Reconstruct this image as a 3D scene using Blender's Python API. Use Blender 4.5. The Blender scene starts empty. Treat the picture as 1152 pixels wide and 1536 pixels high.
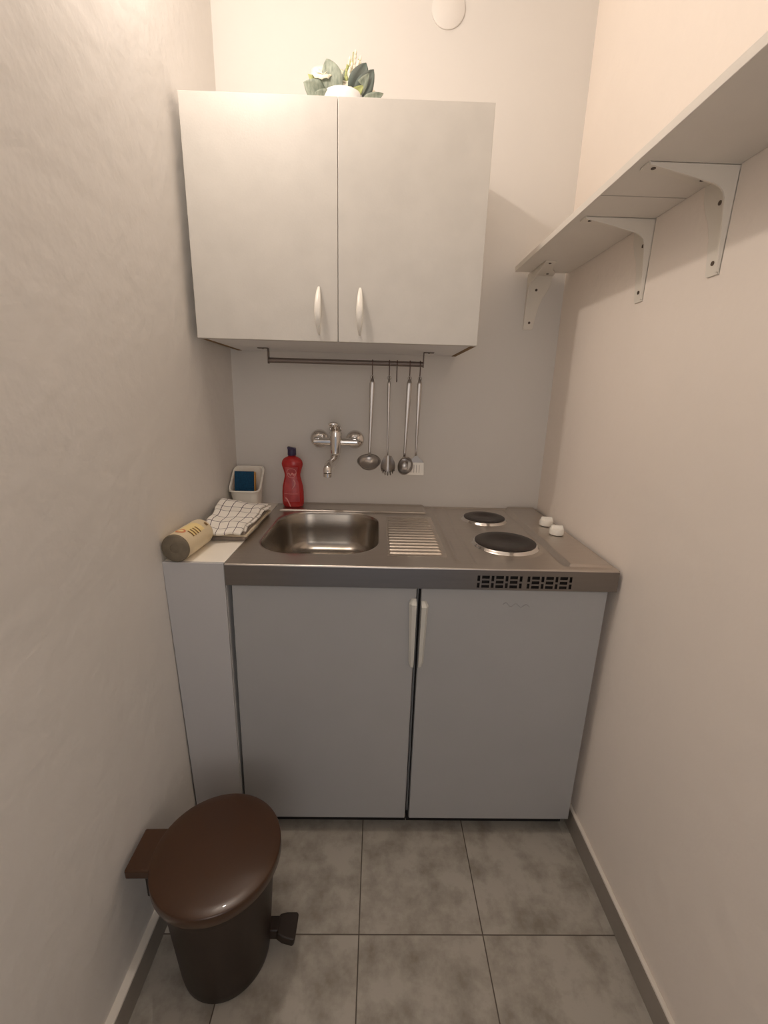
import bpy, bmesh, math, random
from mathutils import Vector, Matrix
from math import pi, sin, cos, sqrt, radians
random.seed(7)
S = bpy.context.scene
COL = S.collection

# ------------------------------------------------------------------ camera
CAMP = Vector((0.3765, -1.6333, 1.2956))
RX = Vector((0.99958785, -0.01243512, 0.02587463))
UP = Vector((-0.02171593, 0.26197259, 0.96483096))
FW = Vector((0.01877624, 0.9649952, -0.26159458))
cam = bpy.data.cameras.new('camera'); camo = bpy.data.objects.new('camera', cam); COL.objects.link(camo)
cam.sensor_fit = 'VERTICAL'; cam.sensor_height = 36.0; cam.lens = 646.9 / 1536 * 36.0
cam.clip_start = 0.02
M4 = Matrix.Identity(4)
for i in range(3):
    M4[i][0] = RX[i]; M4[i][1] = UP[i]; M4[i][2] = -FW[i]; M4[i][3] = CAMP[i]
camo.matrix_world = M4
S.camera = camo

# ------------------------------------------------------------------ light
S.view_settings.view_transform = 'Standard'; S.view_settings.look = 'None'
S.view_settings.gamma = 1.0; S.view_settings.use_curve_mapping = False
S.view_settings.exposure = 0.0
S.cycles.max_bounces = 14; S.cycles.diffuse_bounces = 8; S.cycles.glossy_bounces = 6
S.cycles.sample_clamp_indirect = 4.0
world = bpy.data.worlds.new('world'); S.world = world; world.use_nodes = True
bg = world.node_tree.nodes['Background']; bg.inputs[0].default_value = (0.88, 0.90, 1.0, 1); bg.inputs[1].default_value = 0.295
lamp = bpy.data.lights.new('warm_lamp', 'POINT'); lamp.energy = 11.9; lamp.color = (1.0, 0.87, 0.765); lamp.shadow_soft_size = 0.026
lampo = bpy.data.objects.new('warm_lamp', lamp); lampo.location = (-0.02, -0.74, 2.325); COL.objects.link(lampo)
dl = bpy.data.lights.new('fill_light', 'AREA'); dl.shape = 'RECTANGLE'; dl.size = 0.9; dl.size_y = 1.6; dl.energy = 7.5; dl.color = (1.0, 0.90, 0.80)  # added fill lamp behind the camera, no fixture of the room
dlo = bpy.data.objects.new('fill_light', dl); dlo.location = (0.43, -3.0, 1.5); dlo.rotation_euler = (radians(90), 0, 0); COL.objects.link(dlo)

# ------------------------------------------------------------------ dimensions
L, R = -0.15, 1.010
CEIL, BACKY = 2.62, -2.3
H, D, AP = 0.879, 0.623, 0.0575

# ------------------------------------------------------------------ materials
def mat(name, col, rough=0.5, metal=0.0, noise=0.0, scale=8.0, bump=0.0, bscale=60.0, stretch=None, coat=0.0, trans=0.0, col2=None, spec=0.5, detail=4, sheen=0.0, aniso=0.0):
    m = bpy.data.materials.new(name); m.use_nodes = True
    nt = m.node_tree; b = nt.nodes['Principled BSDF']
    b.inputs['Roughness'].default_value = rough; b.inputs['Metallic'].default_value = metal
    b.inputs['Coat Weight'].default_value = coat; b.inputs['Transmission Weight'].default_value = trans
    b.inputs['Specular IOR Level'].default_value = spec; b.inputs['Sheen Weight'].default_value = sheen
    tc = nt.nodes.new('ShaderNodeTexCoord'); mp = nt.nodes.new('ShaderNodeMapping')
    nt.links.new(tc.outputs['Object'], mp.inputs['Vector'])
    if stretch: mp.inputs['Scale'].default_value = stretch
    n = nt.nodes.new('ShaderNodeTexNoise'); n.inputs['Scale'].default_value = scale; n.inputs['Detail'].default_value = detail
    nt.links.new(mp.outputs['Vector'], n.inputs['Vector'])
    r = nt.nodes.new('ShaderNodeValToRGB')
    c2 = col2 if col2 else tuple(c * (1 - noise) for c in col)
    r.color_ramp.elements[0].position = 0.32; r.color_ramp.elements[0].color = (*c2, 1)
    r.color_ramp.elements[1].position = 0.68; r.color_ramp.elements[1].color = (*col, 1)
    nt.links.new(n.outputs['Fac'], r.inputs['Fac']); nt.links.new(r.outputs['Color'], b.inputs['Base Color'])
    if bump:
        n2 = nt.nodes.new('ShaderNodeTexNoise'); n2.inputs['Scale'].default_value = bscale; n2.inputs['Detail'].default_value = 3
        nt.links.new(mp.outputs['Vector'], n2.inputs['Vector'])
        bp = nt.nodes.new('ShaderNodeBump'); bp.inputs['Strength'].default_value = bump; bp.inputs['Distance'].default_value = 0.01
        nt.links.new(n2.outputs['Fac'], bp.inputs['Height']); nt.links.new(bp.outputs['Normal'], b.inputs['Normal'])
    return m

PLL = mat('wall_paint_left_dimmed', (0.74, 0.715, 0.68), 0.75, noise=0.03, scale=3, bump=0.25, bscale=22, spec=0.25)  # same paint on all walls; colour toned down here against the near lamp
PL = mat('wall_paint_right_lit', (0.89, 0.815, 0.745), 0.75, noise=0.03, scale=3, bump=0.25, bscale=22, spec=0.25)  # right wall: same paint, colour raised and warmed to add light
PLB = mat('wall_paint_back_dimmed', (0.71, 0.685, 0.65), 0.72, noise=0.03, scale=3, bump=0.08, bscale=18, spec=0.25)  # same paint again, colour darkened to hold back the lamp light
CEILM = mat('ceiling_paint', (0.85, 0.83, 0.80), 0.9)
LAM = mat('cream_laminate', (0.61, 0.585, 0.54), 0.42, noise=0.055, scale=16, detail=6, bump=0.03, bscale=200)
WHITE = mat('white_board', (0.78, 0.77, 0.76), 0.45, noise=0.02, scale=5)
BOXW = mat('boxing_paint_shaded', (0.50, 0.495, 0.50), 0.45, noise=0.02, scale=5)  # front of the white boxing, dim front light put into the colour
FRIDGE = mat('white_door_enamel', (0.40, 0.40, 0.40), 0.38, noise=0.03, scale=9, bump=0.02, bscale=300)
PLAST = mat('white_plastic', (0.86, 0.83, 0.76), 0.3, spec=0.5)
YPL = mat('ivory_plastic', (0.62, 0.61, 0.56), 0.35)
STEEL = mat('brushed_steel', (0.60, 0.55, 0.50), 0.30, 1.0, noise=0.06, scale=14, bump=0.02, bscale=60, stretch=(1, 12, 12))
BASINM = mat('basin_steel_shaded', (0.40, 0.36, 0.315), 0.25, 1.0, noise=0.10, scale=9, bump=0.015, bscale=50, stretch=(1, 1, 8))  # worktop steel with the basin's inner shade put into its colour
STEELP = mat('pressed_steel', (0.66, 0.60, 0.54), 0.27, 1.0, noise=0.04, scale=14)
APR = mat('apron_steel_shaded', (0.25, 0.23, 0.215), 0.30, 1.0, noise=0.06, scale=8, stretch=(1, 10, 10))  # same sheet steel, darkened in colour for the unlit space it faces
CHROME = mat('chrome', (0.78, 0.75, 0.72), 0.10, 1.0)
UTST = mat('utensil_steel', (0.44, 0.41, 0.385), 0.28, 1.0)
RAILM = mat('rail_metal', (0.24, 0.20, 0.18), 0.5, 0.85)
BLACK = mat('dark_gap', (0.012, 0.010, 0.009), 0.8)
IRON = mat('cast_iron_plate', (0.035, 0.026, 0.022), 0.42, 0.2, noise=0.3, scale=6)
BROWNL = mat('brown_glossy_plastic', (0.055, 0.020, 0.005), 0.30, noise=0.15, scale=5, coat=0.3)
BROWND = mat('brown_ribbed_plastic', (0.022, 0.011, 0.006), 0.42, noise=0.25, scale=6)
CHIP = mat('raw_chipboard_edge', (0.30, 0.19, 0.09), 0.9, noise=0.4, scale=200)
BRKM = mat('bracket_plastic', (0.78, 0.74, 0.67), 0.45)
SCREW = mat('screw_metal', (0.12, 0.09, 0.07), 0.5, 0.5)
SKIRT = mat('skirting_tile', (0.33, 0.295, 0.255), 0.45, noise=0.18, scale=9)
PLEDGE = mat('skirting_top_plaster', (0.74, 0.69, 0.62), 0.8)
SOAP = mat('red_soap', (0.62, 0.035, 0.035), 0.18, trans=0.25, noise=0.15, scale=15)
SOAPL = mat('soap_label', (0.55, 0.085, 0.09), 0.3, noise=0.45, scale=40, col2=(0.40, 0.06, 0.07))
PINK = mat('label_pink', (0.72, 0.30, 0.29), 0.4)
CAPM = mat('navy_cap', (0.03, 0.018, 0.07), 0.35)
BLUE = mat('blue_scourer', (0.006, 0.075, 0.165), 0.95, noise=0.35, scale=180, bump=0.5, bscale=400)
YELL = mat('yellow_sponge', (0.75, 0.42, 0.12), 0.9, noise=0.2, scale=200)
GCLOTH = mat('grey_cloth', (0.30, 0.25, 0.21), 0.9, noise=0.2, scale=40, bump=0.3, bscale=250)
CCLOTH = mat('cream_cloth', (0.72, 0.62, 0.46), 0.9, noise=0.1, scale=40)
WRAP = mat('roll_wrapper', (0.72, 0.60, 0.40), 0.38, noise=0.12, scale=10)
ROLLE = mat('roll_end', (0.20, 0.165, 0.115), 0.7, noise=0.4, scale=30)
ORNG = mat('print_orange', (0.65, 0.22, 0.10), 0.5)
PALEY = mat('print_yellow', (0.85, 0.68, 0.32), 0.5)
PBRN = mat('print_brown', (0.24, 0.14, 0.05), 0.6)
LEAF = mat('sage_leaf', (0.36, 0.40, 0.32), 0.6, col2=(0.19, 0.23, 0.18), scale=60, stretch=(3, 1, 1))
LEAFD = mat('dark_leaf', (0.15, 0.17, 0.15), 0.6, col2=(0.10, 0.14, 0.12), scale=25)
LEAFY = mat('bud_green', (0.42, 0.46, 0.18), 0.6)
PETAL = mat('cream_petal', (0.86, 0.80, 0.64), 0.6)
STEM = mat('brown_stem', (0.10, 0.055, 0.03), 0.8)
VASE = mat('white_ceramic', (0.88, 0.87, 0.86), 0.25)

def floor_mat():
    m = bpy.data.materials.new('floor_tile'); m.use_nodes = True
    nt = m.node_tree; b = nt.nodes['Principled BSDF']; N = nt.nodes.new; K = nt.links.new
    tc = N('ShaderNodeTexCoord'); sp = N('ShaderNodeSeparateXYZ'); K(tc.outputs['Object'], sp.inputs[0])
    T = 0.3095
    def dist(sock, off):
        a = N('ShaderNodeMath'); a.operation = 'ADD'; K(sock, a.inputs[0]); a.inputs[1].default_value = -off + 20 * T
        q = N('ShaderNodeMath'); q.operation = 'PINGPONG'; K(a.outputs[0], q.inputs[0]); q.inputs[1].default_value = T / 2
        return q.outputs[0], a.outputs[0]
    dx, ax = dist(sp.outputs[0], 0.357); dy, ay = dist(sp.outputs[1], -0.873)
    far = N('ShaderNodeMath'); far.operation = 'GREATER_THAN'; K(sp.outputs[0], far.inputs[0]); far.inputs[1].default_value = 0.82
    dxa = N('ShaderNodeMath'); dxa.operation = 'ADD'; K(dx, dxa.inputs[0]); K(far.outputs[0], dxa.inputs[1]); dx = dxa.outputs[0]   # wider cut tile at the right wall
    mn = N('ShaderNodeMath'); mn.operation = 'MINIMUM'; K(dx, mn.inputs[0]); K(dy, mn.inputs[1])
    ramp = N('ShaderNodeMapRange'); ramp.inputs[1].default_value = 0.0009; ramp.inputs[2].default_value = 0.0019
    K(mn.outputs[0], ramp.inputs[0])
    # per-tile offset of the mottling
    fl = []
    for a in (ax, ay):
        d_ = N('ShaderNodeMath'); d_.operation = 'DIVIDE'; K(a, d_.inputs[0]); d_.inputs[1].default_value = T
        f_ = N('ShaderNodeMath'); f_.operation = 'FLOOR'; K(d_.outputs[0], f_.inputs[0]); fl.append(f_.outputs[0])
    cx = N('ShaderNodeCombineXYZ'); K(fl[0], cx.inputs[0]); K(fl[1], cx.inputs[1])
    wn = N('ShaderNodeTexWhiteNoise'); wn.noise_dimensions = '3D'; K(cx.outputs[0], wn.inputs['Vector'])
    vm = N('ShaderNodeVectorMath'); vm.operation = 'MULTIPLY_ADD'; K(wn.outputs['Color'], vm.inputs[0]); vm.inputs[1].default_value = (9, 9, 9); K(tc.outputs['Object'], vm.inputs[2])
    n1 = N('ShaderNodeTexNoise'); n1.inputs['Scale'].default_value = 13; n1.inputs['Detail'].default_value = 7; n1.inputs['Roughness'].default_value = 0.62; K(vm.outputs[0], n1.inputs['Vector'])
    cr = N('ShaderNodeValToRGB'); K(n1.outputs['Fac'], cr.inputs[0])
    e = cr.color_ramp.elements; e[0].position = 0.30; e[0].color = (0.235, 0.21, 0.175, 1); e[1].position = 0.58; e[1].color = (0.42, 0.39, 0.34, 1)
    mx = N('ShaderNodeMix'); mx.data_type = 'RGBA'; K(ramp.outputs[0], mx.inputs[0]); mx.inputs[6].default_value = (0.10, 0.08, 0.065, 1); K(cr.outputs[0], mx.inputs[7])
    K(mx.outputs[2], b.inputs['Base Color'])
    b.inputs['Roughness'].default_value = 0.42; b.inputs['Specular IOR Level'].default_value = 0.35
    bp = N('ShaderNodeBump'); bp.inputs['Strength'].default_value = 0.6; bp.inputs['Distance'].default_value = 0.001
    K(ramp.outputs[0], bp.inputs['Height']); K(bp.outputs[0], b.inputs['Normal'])
    return m
FLOOR = floor_mat()

def towel_mat():
    m = bpy.data.materials.new('checked_towel'); m.use_nodes = True
    nt = m.node_tree; b = nt.nodes['Principled BSDF']; N = nt.nodes.new; K = nt.links.new
    uv = N('ShaderNodeUVMap'); uv.uv_map = 'UVMap'; sp = N('ShaderNodeSeparateXYZ'); K(uv.outputs[0], sp.inputs[0])
    outs = []
    for i, (nn, w) in enumerate(((4.6, 0.04), (6.2, 0.032))):
        a = N('ShaderNodeMath'); a.operation = 'MULTIPLY_ADD'; K(sp.outputs[i], a.inputs[0]); a.inputs[1].default_value = nn; a.inputs[2].default_value = 10.35
        q = N('ShaderNodeMath'); q.operation = 'PINGPONG'; K(a.outputs[0], q.inputs[0]); q.inputs[1].default_value = 0.5
        r = N('ShaderNodeMapRange'); r.inputs[1].default_value = w * 0.6; r.inputs[2].default_value = w * 1.3; K(q.outputs[0], r.inputs[0]); outs.append(r.outputs[0])
    mn = N('ShaderNodeMath'); mn.operation = 'MINIMUM'; K(outs[0], mn.inputs[0]); K(outs[1], mn.inputs[1])
    mx = N('ShaderNodeMix'); mx.data_type = 'RGBA'; K(mn.outputs[0], mx.inputs[0])
    mx.inputs[6].default_value = (0.09, 0.065, 0.085, 1); mx.inputs[7].default_value = (0.84, 0.80, 0.73, 1)
    K(mx.outputs[2], b.inputs['Base Color']); b.inputs['Roughness'].default_value = 0.95
    n2 = N('ShaderNodeTexNoise'); n2.inputs['Scale'].default_value = 350; bp = N('ShaderNodeBump'); bp.inputs['Strength'].default_value = 0.25; bp.inputs['Distance'].default_value = 0.002
    K(n2.outputs['Fac'], bp.inputs['Height']); K(bp.outputs[0], b.inputs['Normal'])
    return m
TOWEL = towel_mat()

# ------------------------------------------------------------------ helpers
def obj(name, bm, m, parent=None, smooth=False, bevel=0.0, seg=2, sub=0, solid=0.0, auto=None):
    me = bpy.data.meshes.new(name)
    bmesh.ops.recalc_face_normals(bm, faces=bm.faces)
    bm.to_mesh(me); bm.free()
    o = bpy.data.objects.new(name, me); COL.objects.link(o)
    me.materials.append(m)
    if smooth:
        for p in me.polygons: p.use_smooth = True
        if auto:
            me.set_sharp_from_angle(angle=radians(auto))
    if solid:
        s = o.modifiers.new('solid', 'SOLIDIFY'); s.thickness = solid; s.offset = 0
    if bevel:
        b = o.modifiers.new('bevel', 'BEVEL'); b.width = bevel; b.segments = seg; b.limit_method = 'ANGLE'
        for p in me.polygons: p.use_smooth = True
        me.set_sharp_from_angle(angle=radians(40))
        b.harden_normals = False
    if sub:
        s = o.modifiers.new('sub', 'SUBSURF'); s.levels = sub; s.render_levels = sub
    if parent:
        o.parent = parent; o.matrix_parent_inverse = parent.matrix_world.inverted()
    return o
def thing(name, label, cat, loc, group=None):
    o = bpy.data.objects.new(name, None); COL.objects.link(o)
    o.location = loc; o.matrix_world = Matrix.Translation(loc); o.empty_display_size = 0.05
    o['label'] = label; o['category'] = cat
    if group: o['group'] = group
    return o
def tag(o, label, cat, group=None):
    o['label'] = label; o['category'] = cat
    if group: o['group'] = group
    return o
def plabel(o, s): o['label'] = s; return o
def structure(o): o['kind'] = 'structure'; return o
def box(bm, x0, x1, y0, y1, z0, z1, mtx=None):
    vs = [bm.verts.new((x, y, z)) for x in (x0, x1) for y in (y0, y1) for z in (z0, z1)]
    for f in ((0, 1, 3, 2), (4, 6, 7, 5), (0, 4, 5, 1), (2, 3, 7, 6), (0, 2, 6, 4), (1, 5, 7, 3)):
        bm.faces.new([vs[i] for i in f])
    if mtx: bmesh.ops.transform(bm, matrix=mtx, verts=vs)
    return vs
def bxo(name, dims, m, parent=None, bevel=0.0, **k):
    bm = bmesh.new(); box(bm, *dims); return obj(name, bm, m, parent, bevel=bevel, **k)
def loft(bm, rings, closed=True, cap0=True, cap1=True):
    vr = [[bm.verts.new(p) for p in r] for r in rings]
    n = len(vr[0])
    for a, b in zip(vr, vr[1:]):
        for i in range(n if closed else n - 1):
            j = (i + 1) % n
            bm.faces.new((a[i], a[j], b[j], b[i]))
    if cap0: bm.faces.new(list(reversed(vr[0])))
    if cap1: bm.faces.new(vr[-1])
    return vr
def lathe(bm, prof, c=(0, 0, 0), n=48, axis='z', sx=1, sy=1, cap0=True, cap1=True):
    rings = []
    for r, h in prof:
        ring = []
        for i in range(n):
            a = 2 * pi * i / n; u, v = r * cos(a) * sx, r * sin(a) * sy
            p = {'z': (u, v, h), 'y': (u, -h, v), 'x': (h, u, v)}[axis]
            ring.append((c[0] + p[0], c[1] + p[1], c[2] + p[2]))
        rings.append(ring)
    return loft(bm, rings, True, cap0, cap1)
def tube(bm, pts, rad, n=12, cap=True, flat=None):
    """sweep along pts; rad number or list; flat=(a,b) scales of the cross section"""
    pts = [Vector(p) for p in pts]
    m = len(pts); rads = rad if isinstance(rad, (list, tuple)) else [rad] * m
    rings = []; nrm = None
    for i in range(m):
        t = (pts[min(i + 1, m - 1)] - pts[max(i - 1, 0)]).normalized()
        if nrm is None:
            ref = Vector((1, 0, 0)) if abs(t.x) < 0.9 else Vector((0, 0, 1))
            nrm = (ref - t * ref.dot(t)).normalized()
        else:
            nrm = (nrm - t * nrm.dot(t)).normalized()
        b = t.cross(nrm)
        r = rads[i]; ra, rb = (r if isinstance(r, (tuple, list)) else (r, r))
        if flat: ra, rb = ra * flat[0], rb * flat[1]
        rings.append([pts[i] + nrm * ra * cos(2 * pi * k / n) + b * rb * sin(2 * pi * k / n) for k in range(n)])
    loft(bm, rings, True, cap, cap)
def smoothstep(a, b, x):
    t = max(0, min(1, (x - a) / (b - a))); return t * t * (3 - 2 * t)
def rrect(x0, x1, y0, y1, r, n):
    """n points round a rounded rectangle, evenly spaced by length, starting at right middle, ccw"""
    pts = []
    cs = [(x1 - r, y1 - r, 0), (x0 + r, y1 - r, pi / 2), (x0 + r, y0 + r, pi), (x1 - r, y0 + r, 1.5 * pi)]
    dense = [(x1, (y0 + y1) / 2)]
    for cx_, cy_, a0 in cs:
        for k in range(25):
            a = a0 + (pi / 2) * k / 24; dense.append((cx_ + r * cos(a), cy_ + r * sin(a)))
    dense.append(dense[0])
    ln = [0]
    for a, b in zip(dense, dense[1:]): ln.append(ln[-1] + math.hypot(b[0] - a[0], b[1] - a[1]))
    j = 0
    for i in range(n):
        t = ln[-1] * i / n
        while ln[j + 1] < t: j += 1
        f = (t - ln[j]) / max(1e-9, ln[j + 1] - ln[j])
        pts.append((dense[j][0] + f * (dense[j + 1][0] - dense[j][0]), dense[j][1] + f * (dense[j + 1][1] - dense[j][1])))
    return pts

# ------------------------------------------------------------------ the room
structure(bxo('floor', (L - .1, R + .1, BACKY, 0.1, -0.06, 0), FLOOR))
structure(bxo('ceiling', (L - .1, R + .1, BACKY, 0.1, CEIL, CEIL + .06), CEILM))
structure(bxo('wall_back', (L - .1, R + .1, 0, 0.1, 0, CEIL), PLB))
def WL(z):
    # the plaster of the left wall is a little out of true
    return -.139 - .017 * min(z, .9) / .9 if z < .9 else -.156 + .010 * min(1, (z - .9) / 1.1)
bm = bmesh.new(); rg = []
for z in (0, .3, .6, .9, 1.3, 1.7, 2.0, CEIL): rg.append([(WL(z), 0, z), (WL(z), BACKY, z), (L - .1, BACKY, z), (L - .1, 0, z)])
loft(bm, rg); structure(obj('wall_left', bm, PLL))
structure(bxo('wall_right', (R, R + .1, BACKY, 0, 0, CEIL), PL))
def skirting(name, x0, x1, y0, y1, side):
    o = structure(bxo(name, (x0, x1, y0, y1, 0, 0.068), SKIRT, bevel=0.001))
    t = bxo('skirting_top', (x0, x1, y0, y1, 0.068, 0.0745), PLEDGE, o, bevel=0.002)
    return o
skirting('baseboard_right', R - .011, R, BACKY, -0.0, 1)
skirting('baseboard_left', L, L + .027, BACKY, -D - .002, -1)

# ------------------------------------------------------------------ boxed corner left of the unit
t = thing('filler_box', 'white boxed-in panel filling the strip between left wall and sink unit', 'panel', (-.075, -.31, 0))
bm = bmesh.new(); vs = box(bm, -.137, -.0022, -D + .012, -.001, 0.0, H - .018)
obj('side_board', bm, WHITE, t)
bm = bmesh.new()
# front board, its right edge leaning a little over the cabinet towards the floor
v = [bm.verts.new(p) for y in (-D + .003, -D + .012) for p in ((-.133, y, 0.0), (-0.0025, y, 0.0), (-0.0025, y, H), (-.1555, y, H))]
for f in ((0, 1, 2, 3), (7, 6, 5, 4), (0, 4, 5, 1), (1, 5, 6, 2), (2, 6, 7, 3), (3, 7, 4, 0)): bm.faces.new([v[i] for i in f])
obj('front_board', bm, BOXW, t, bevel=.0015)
bxo('top_board', (-.154, -.0022, -D + .0125, -.001, H - .018, H), mat('white_top_laminate_lit', (0.93, 0.89, 0.80), 0.4), t, bevel=.001)  # top whitened in colour to carry the lamp light falling on it

# ------------------------------------------------------------------ worktop
W = thing('kitchenette_worktop', 'stainless steel worktop with sink, drainer and two electric hot plates', 'worktop', (.5, -.31, H))
BX0, BX1, BY0, BY1, BR = 0.044, 0.386, -0.535, -0.118, 0.105
def hz(x, y):
    z = 0.0
    # raised strip along the back on the sink side, creased bead at the back
    z += 0.0065 * smoothstep(-.112, -.106, y) * smoothstep(.018, .024, x) * (1 - smoothstep(.555, .565, x))
    z += 0.004 * math.exp(-((y + .022) / .003) ** 2) * smoothstep(.0, .02, x)
    # crease between drainer and hob
    z += 0.005 * math.exp(-((x - .592 - .0 * y) / .006) ** 2) * (1 - smoothstep(-.03, -.02, y)) * smoothstep(-.595, -.575, y)
    z += 0.0025 * math.exp(-((x - .634) / .005) ** 2) * (1 - smoothstep(-.03, -.02, y)) * smoothstep(-.60, -.585, y)
    # knob panel raised
    k = smoothstep(.878, .886, x) * (1 - smoothstep(.986, .992, x)) * smoothstep(-.602, -.594, y) * (1 - smoothstep(-.022, -.015, y))
    z += 0.0065 * k
    z -= 0.005 * math.exp(-((x - .872) / .004) ** 2) * smoothstep(-.60, -.58, y) * (1 - smoothstep(-.03, -.02, y))
    # softly domed seats around the hot plates
    for cx_, cy_, r_ in HOB:
        d = math.hypot(x - cx_, y - cy_)
        z += 0.0025 * (1 - smoothstep(r_ + .002, r_ + .022, d))
    # drainer field sits a touch lower
    return z
HOB = [(.757, -.180, .0745), (.757, -.440, .0915)]
bm = bmesh.new()
# patch A round the basin
N = 240
def rect_ray(px, py, x0, x1, y0, y1, cx_, cy_):
    dx, dy = px - cx_, py - cy_
    s = min((x1 - cx_) / dx if dx > 1e-9 else 9e9, (x0 - cx_) / dx if dx < -1e-9 else 9e9, (y1 - cy_) / dy if dy > 1e-9 else 9e9, (y0 - cy_) / dy if dy < -1e-9 else 9e9)
    return cx_ + dx * s, cy_ + dy * s
inner = rrect(BX0, BX1, BY0, BY1, BR, N)
ccx, ccy = (BX0 + BX1) / 2, (BY0 + BY1) / 2
X0, X1, Y0, Y1 = 0.0, 0.40, -D + .004, -.1125
outer = [rect_ray(px, py, X0, X1, Y0, Y1, ccx, ccy) for px, py in inner]
# snap nearest samples to the corners
for qx, qy in ((X0, Y0), (X0, Y1), (X1, Y0), (X1, Y1)):
    k = min(range(N), key=lambda i: (outer[i][0] - qx) ** 2 + (outer[i][1] - qy) ** 2); outer[k] = (qx, qy)
rings = []
for s in [0, .05, .12, .25, .5, .75, 1]:
    rings.append([(a[0] + (b[0] - a[0]) * s, a[1] + (b[1] - a[1]) * s, H - 0.0025 * (1 - min(1, s / .12)) ** 2) for a, b in zip(inner, outer)])
loft(bm, rings, True, False, False)
def grid(bm, xs, ys, fn, skip=None):
    g = {}
    def vv(i, j):
        if (i, j) not in g: g[(i, j)] = bm.verts.new(fn(xs[i], ys[j]))
        return g[(i, j)]
    for i in range(len(xs) - 1):
        for j in range(len(ys) - 1):
            if skip and skip((xs[i] + xs[i + 1]) / 2, (ys[j] + ys[j + 1]) / 2): continue
            bm.faces.new((vv(i, j), vv(i + 1, j), vv(i + 1, j + 1), vv(i, j + 1)))
def fr(a, b, st):
    n = max(1, round((b - a) / st)); return [a + (b - a) * i / n for i in range(n + 1)]
grid(bm, fr(0, .40, .004), fr(Y1, 0, .0022), lambda x, y: (x, y, H + hz(x, y) ))
DX0, DX1, DY0, DY1 = .410, .572, -.548, -.155
xs = fr(.40, DX0, .005) + fr(DX0, DX1, .004)[1:] + fr(DX1, 1.0, .003)[1:]
ys = fr(-D + .004, DY0, .003) + fr(DY0, DY1, .004)[1:] + fr(DY1, 0, .0022)[1:]
grid(bm, xs, ys, lambda x, y: (x, y, H + hz(x, y)), skip=lambda x, y: DX0 < x < DX1 and DY0 < y < DY1)
# rolled front edge
rr = []
for k in range(7):
    a = pi / 2 * k / 6; rr.append((-D + .004 - .004 * sin(a), H - .004 + .004 * cos(a)))
prev = None
for yy, zz in rr:
    cur = [bm.verts.new((x, yy, zz)) for x in (0.0, 1.0)]
    if prev: bm.faces.new((prev[0], prev[1], cur[1], cur[0]))
    prev = cur
obj('steel_sheet', bm, STEEL, W, smooth=True)
# drainer
bm = bmesh.new()
def dz(x, y):
    e = smoothstep(DX0 + .002, DX0 + .010, x) * (1 - smoothstep(DX1 - .016, DX1 - .006, x)) * smoothstep(DY0 + .008, DY0 + .014, y) * (1 - smoothstep(DY1 - .014, DY1 - .004, y))
    return (x, y, H - .0006 * e + .0052 * e * (0.5 - 0.5 * cos(2 * pi * (y - DY0 - .011) / 0.0262)) ** 1.6)
grid(bm, fr(DX0, DX1, .002), fr(DY0, DY1, .0016), dz)
plabel(obj('drainer', bm, STEELP, W, smooth=True), 'ribbed draining area pressed into the steel')
# basin
bm = bmesh.new()
rings = []
prof = [(0, -.0025), (.002, -.006), (.004, -.012), (.010, -.06), (.016, -.105), (.026, -.127), (.045, -.139), (.075, -.143), (.12, -.146), (.16, -.148)]
for ins, dzv in prof:
    r = max(.02, BR - ins * .75)
    r = min(r, (BX1 - BX0) / 2 - ins - .0005)
    rings.append([(x, y, H + dzv) for x, y in rrect(BX0 + ins, BX1 - ins, BY0 + ins, BY1 - ins, r, 96)])
loft(bm, rings, True, False, True)
BAS = obj('sink_basin', bm, BASINM, W, smooth=True)
bm = bmesh.new(); lathe(bm, [(.001, .004), (.012, .004), (.013, .001), (.030, .001), (.036, .004), (.039, .003), (.040, 0)], (ccx, ccy, H - .1485), 40)
obj('drain_strainer', bm, CHROME, BAS, smooth=True, auto=40)
# apron with the pierced vents
holes = []
def vent_group(x):
    for k in range(7):
        if k % 2 == 0:
            holes.append((x, x + 0.007, H - .0335, H - .0185)); holes.append((x, x + 0.007, H - .0520, H - .0385)); x += 0.007 + .0046
        else:
            for z0, z1 in ((H - .0270, H - .0185), (H - .0395, H - .0315), (H - .0520, H - .0440)): holes.append((x, x + .0198, z0, z1))
            x += .0198 + .0046
vent_group(.638); vent_group(.7660)
def cuts(vals): 
    return sorted(set(round(v_, 5) for v_ in vals))
xs = cuts([0, 1.0] + [h for q in holes for h in q[:2]]); zs = cuts([H - AP, H - .004] + [h for q in holes for h in q[2:]])
bm = bmesh.new()
for i in range(len(xs) - 1):
    for j in range(len(zs) - 1):
        mx_, mz_ = (xs[i] + xs[i + 1]) / 2, (zs[j] + zs[j + 1]) / 2
        if any(a < mx_ < b and c < mz_ < d for a, b, c, d in holes): continue
        bm.faces.new([bm.verts.new(p) for p in ((xs[i], -D, zs[j]), (xs[i + 1], -D, zs[j]), (xs[i + 1], -D, zs[j + 1]), (xs[i], -D, zs[j + 1]))])
bmesh.ops.remove_doubles(bm, verts=bm.verts, dist=1e-5)
ap = obj('front_apron', bm, APR, W)
so = ap.modifiers.new('solid', 'SOLIDIFY'); so.thickness = .0012; so.offset = 0
plabel(ap, 'steel front edge with two groups of ventilation slots')
bxo('side_apron', (0.0, 0.0012, -D + .0007, -.0005, H - AP, H - .0005), APR, W)
bxo('side_apron', (0.9988, 1.0, -D + .0007, -.0005, H - AP, H - .0005), APR, W)
plabel(bxo('vent_backing', (.60, .92, -D + .010, -D + .013, H - AP + .001, H - .006), BLACK, W), 'black sheet standing in for the shade behind the vent slots')  # black sheet in place of the shade inside the slots
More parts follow.
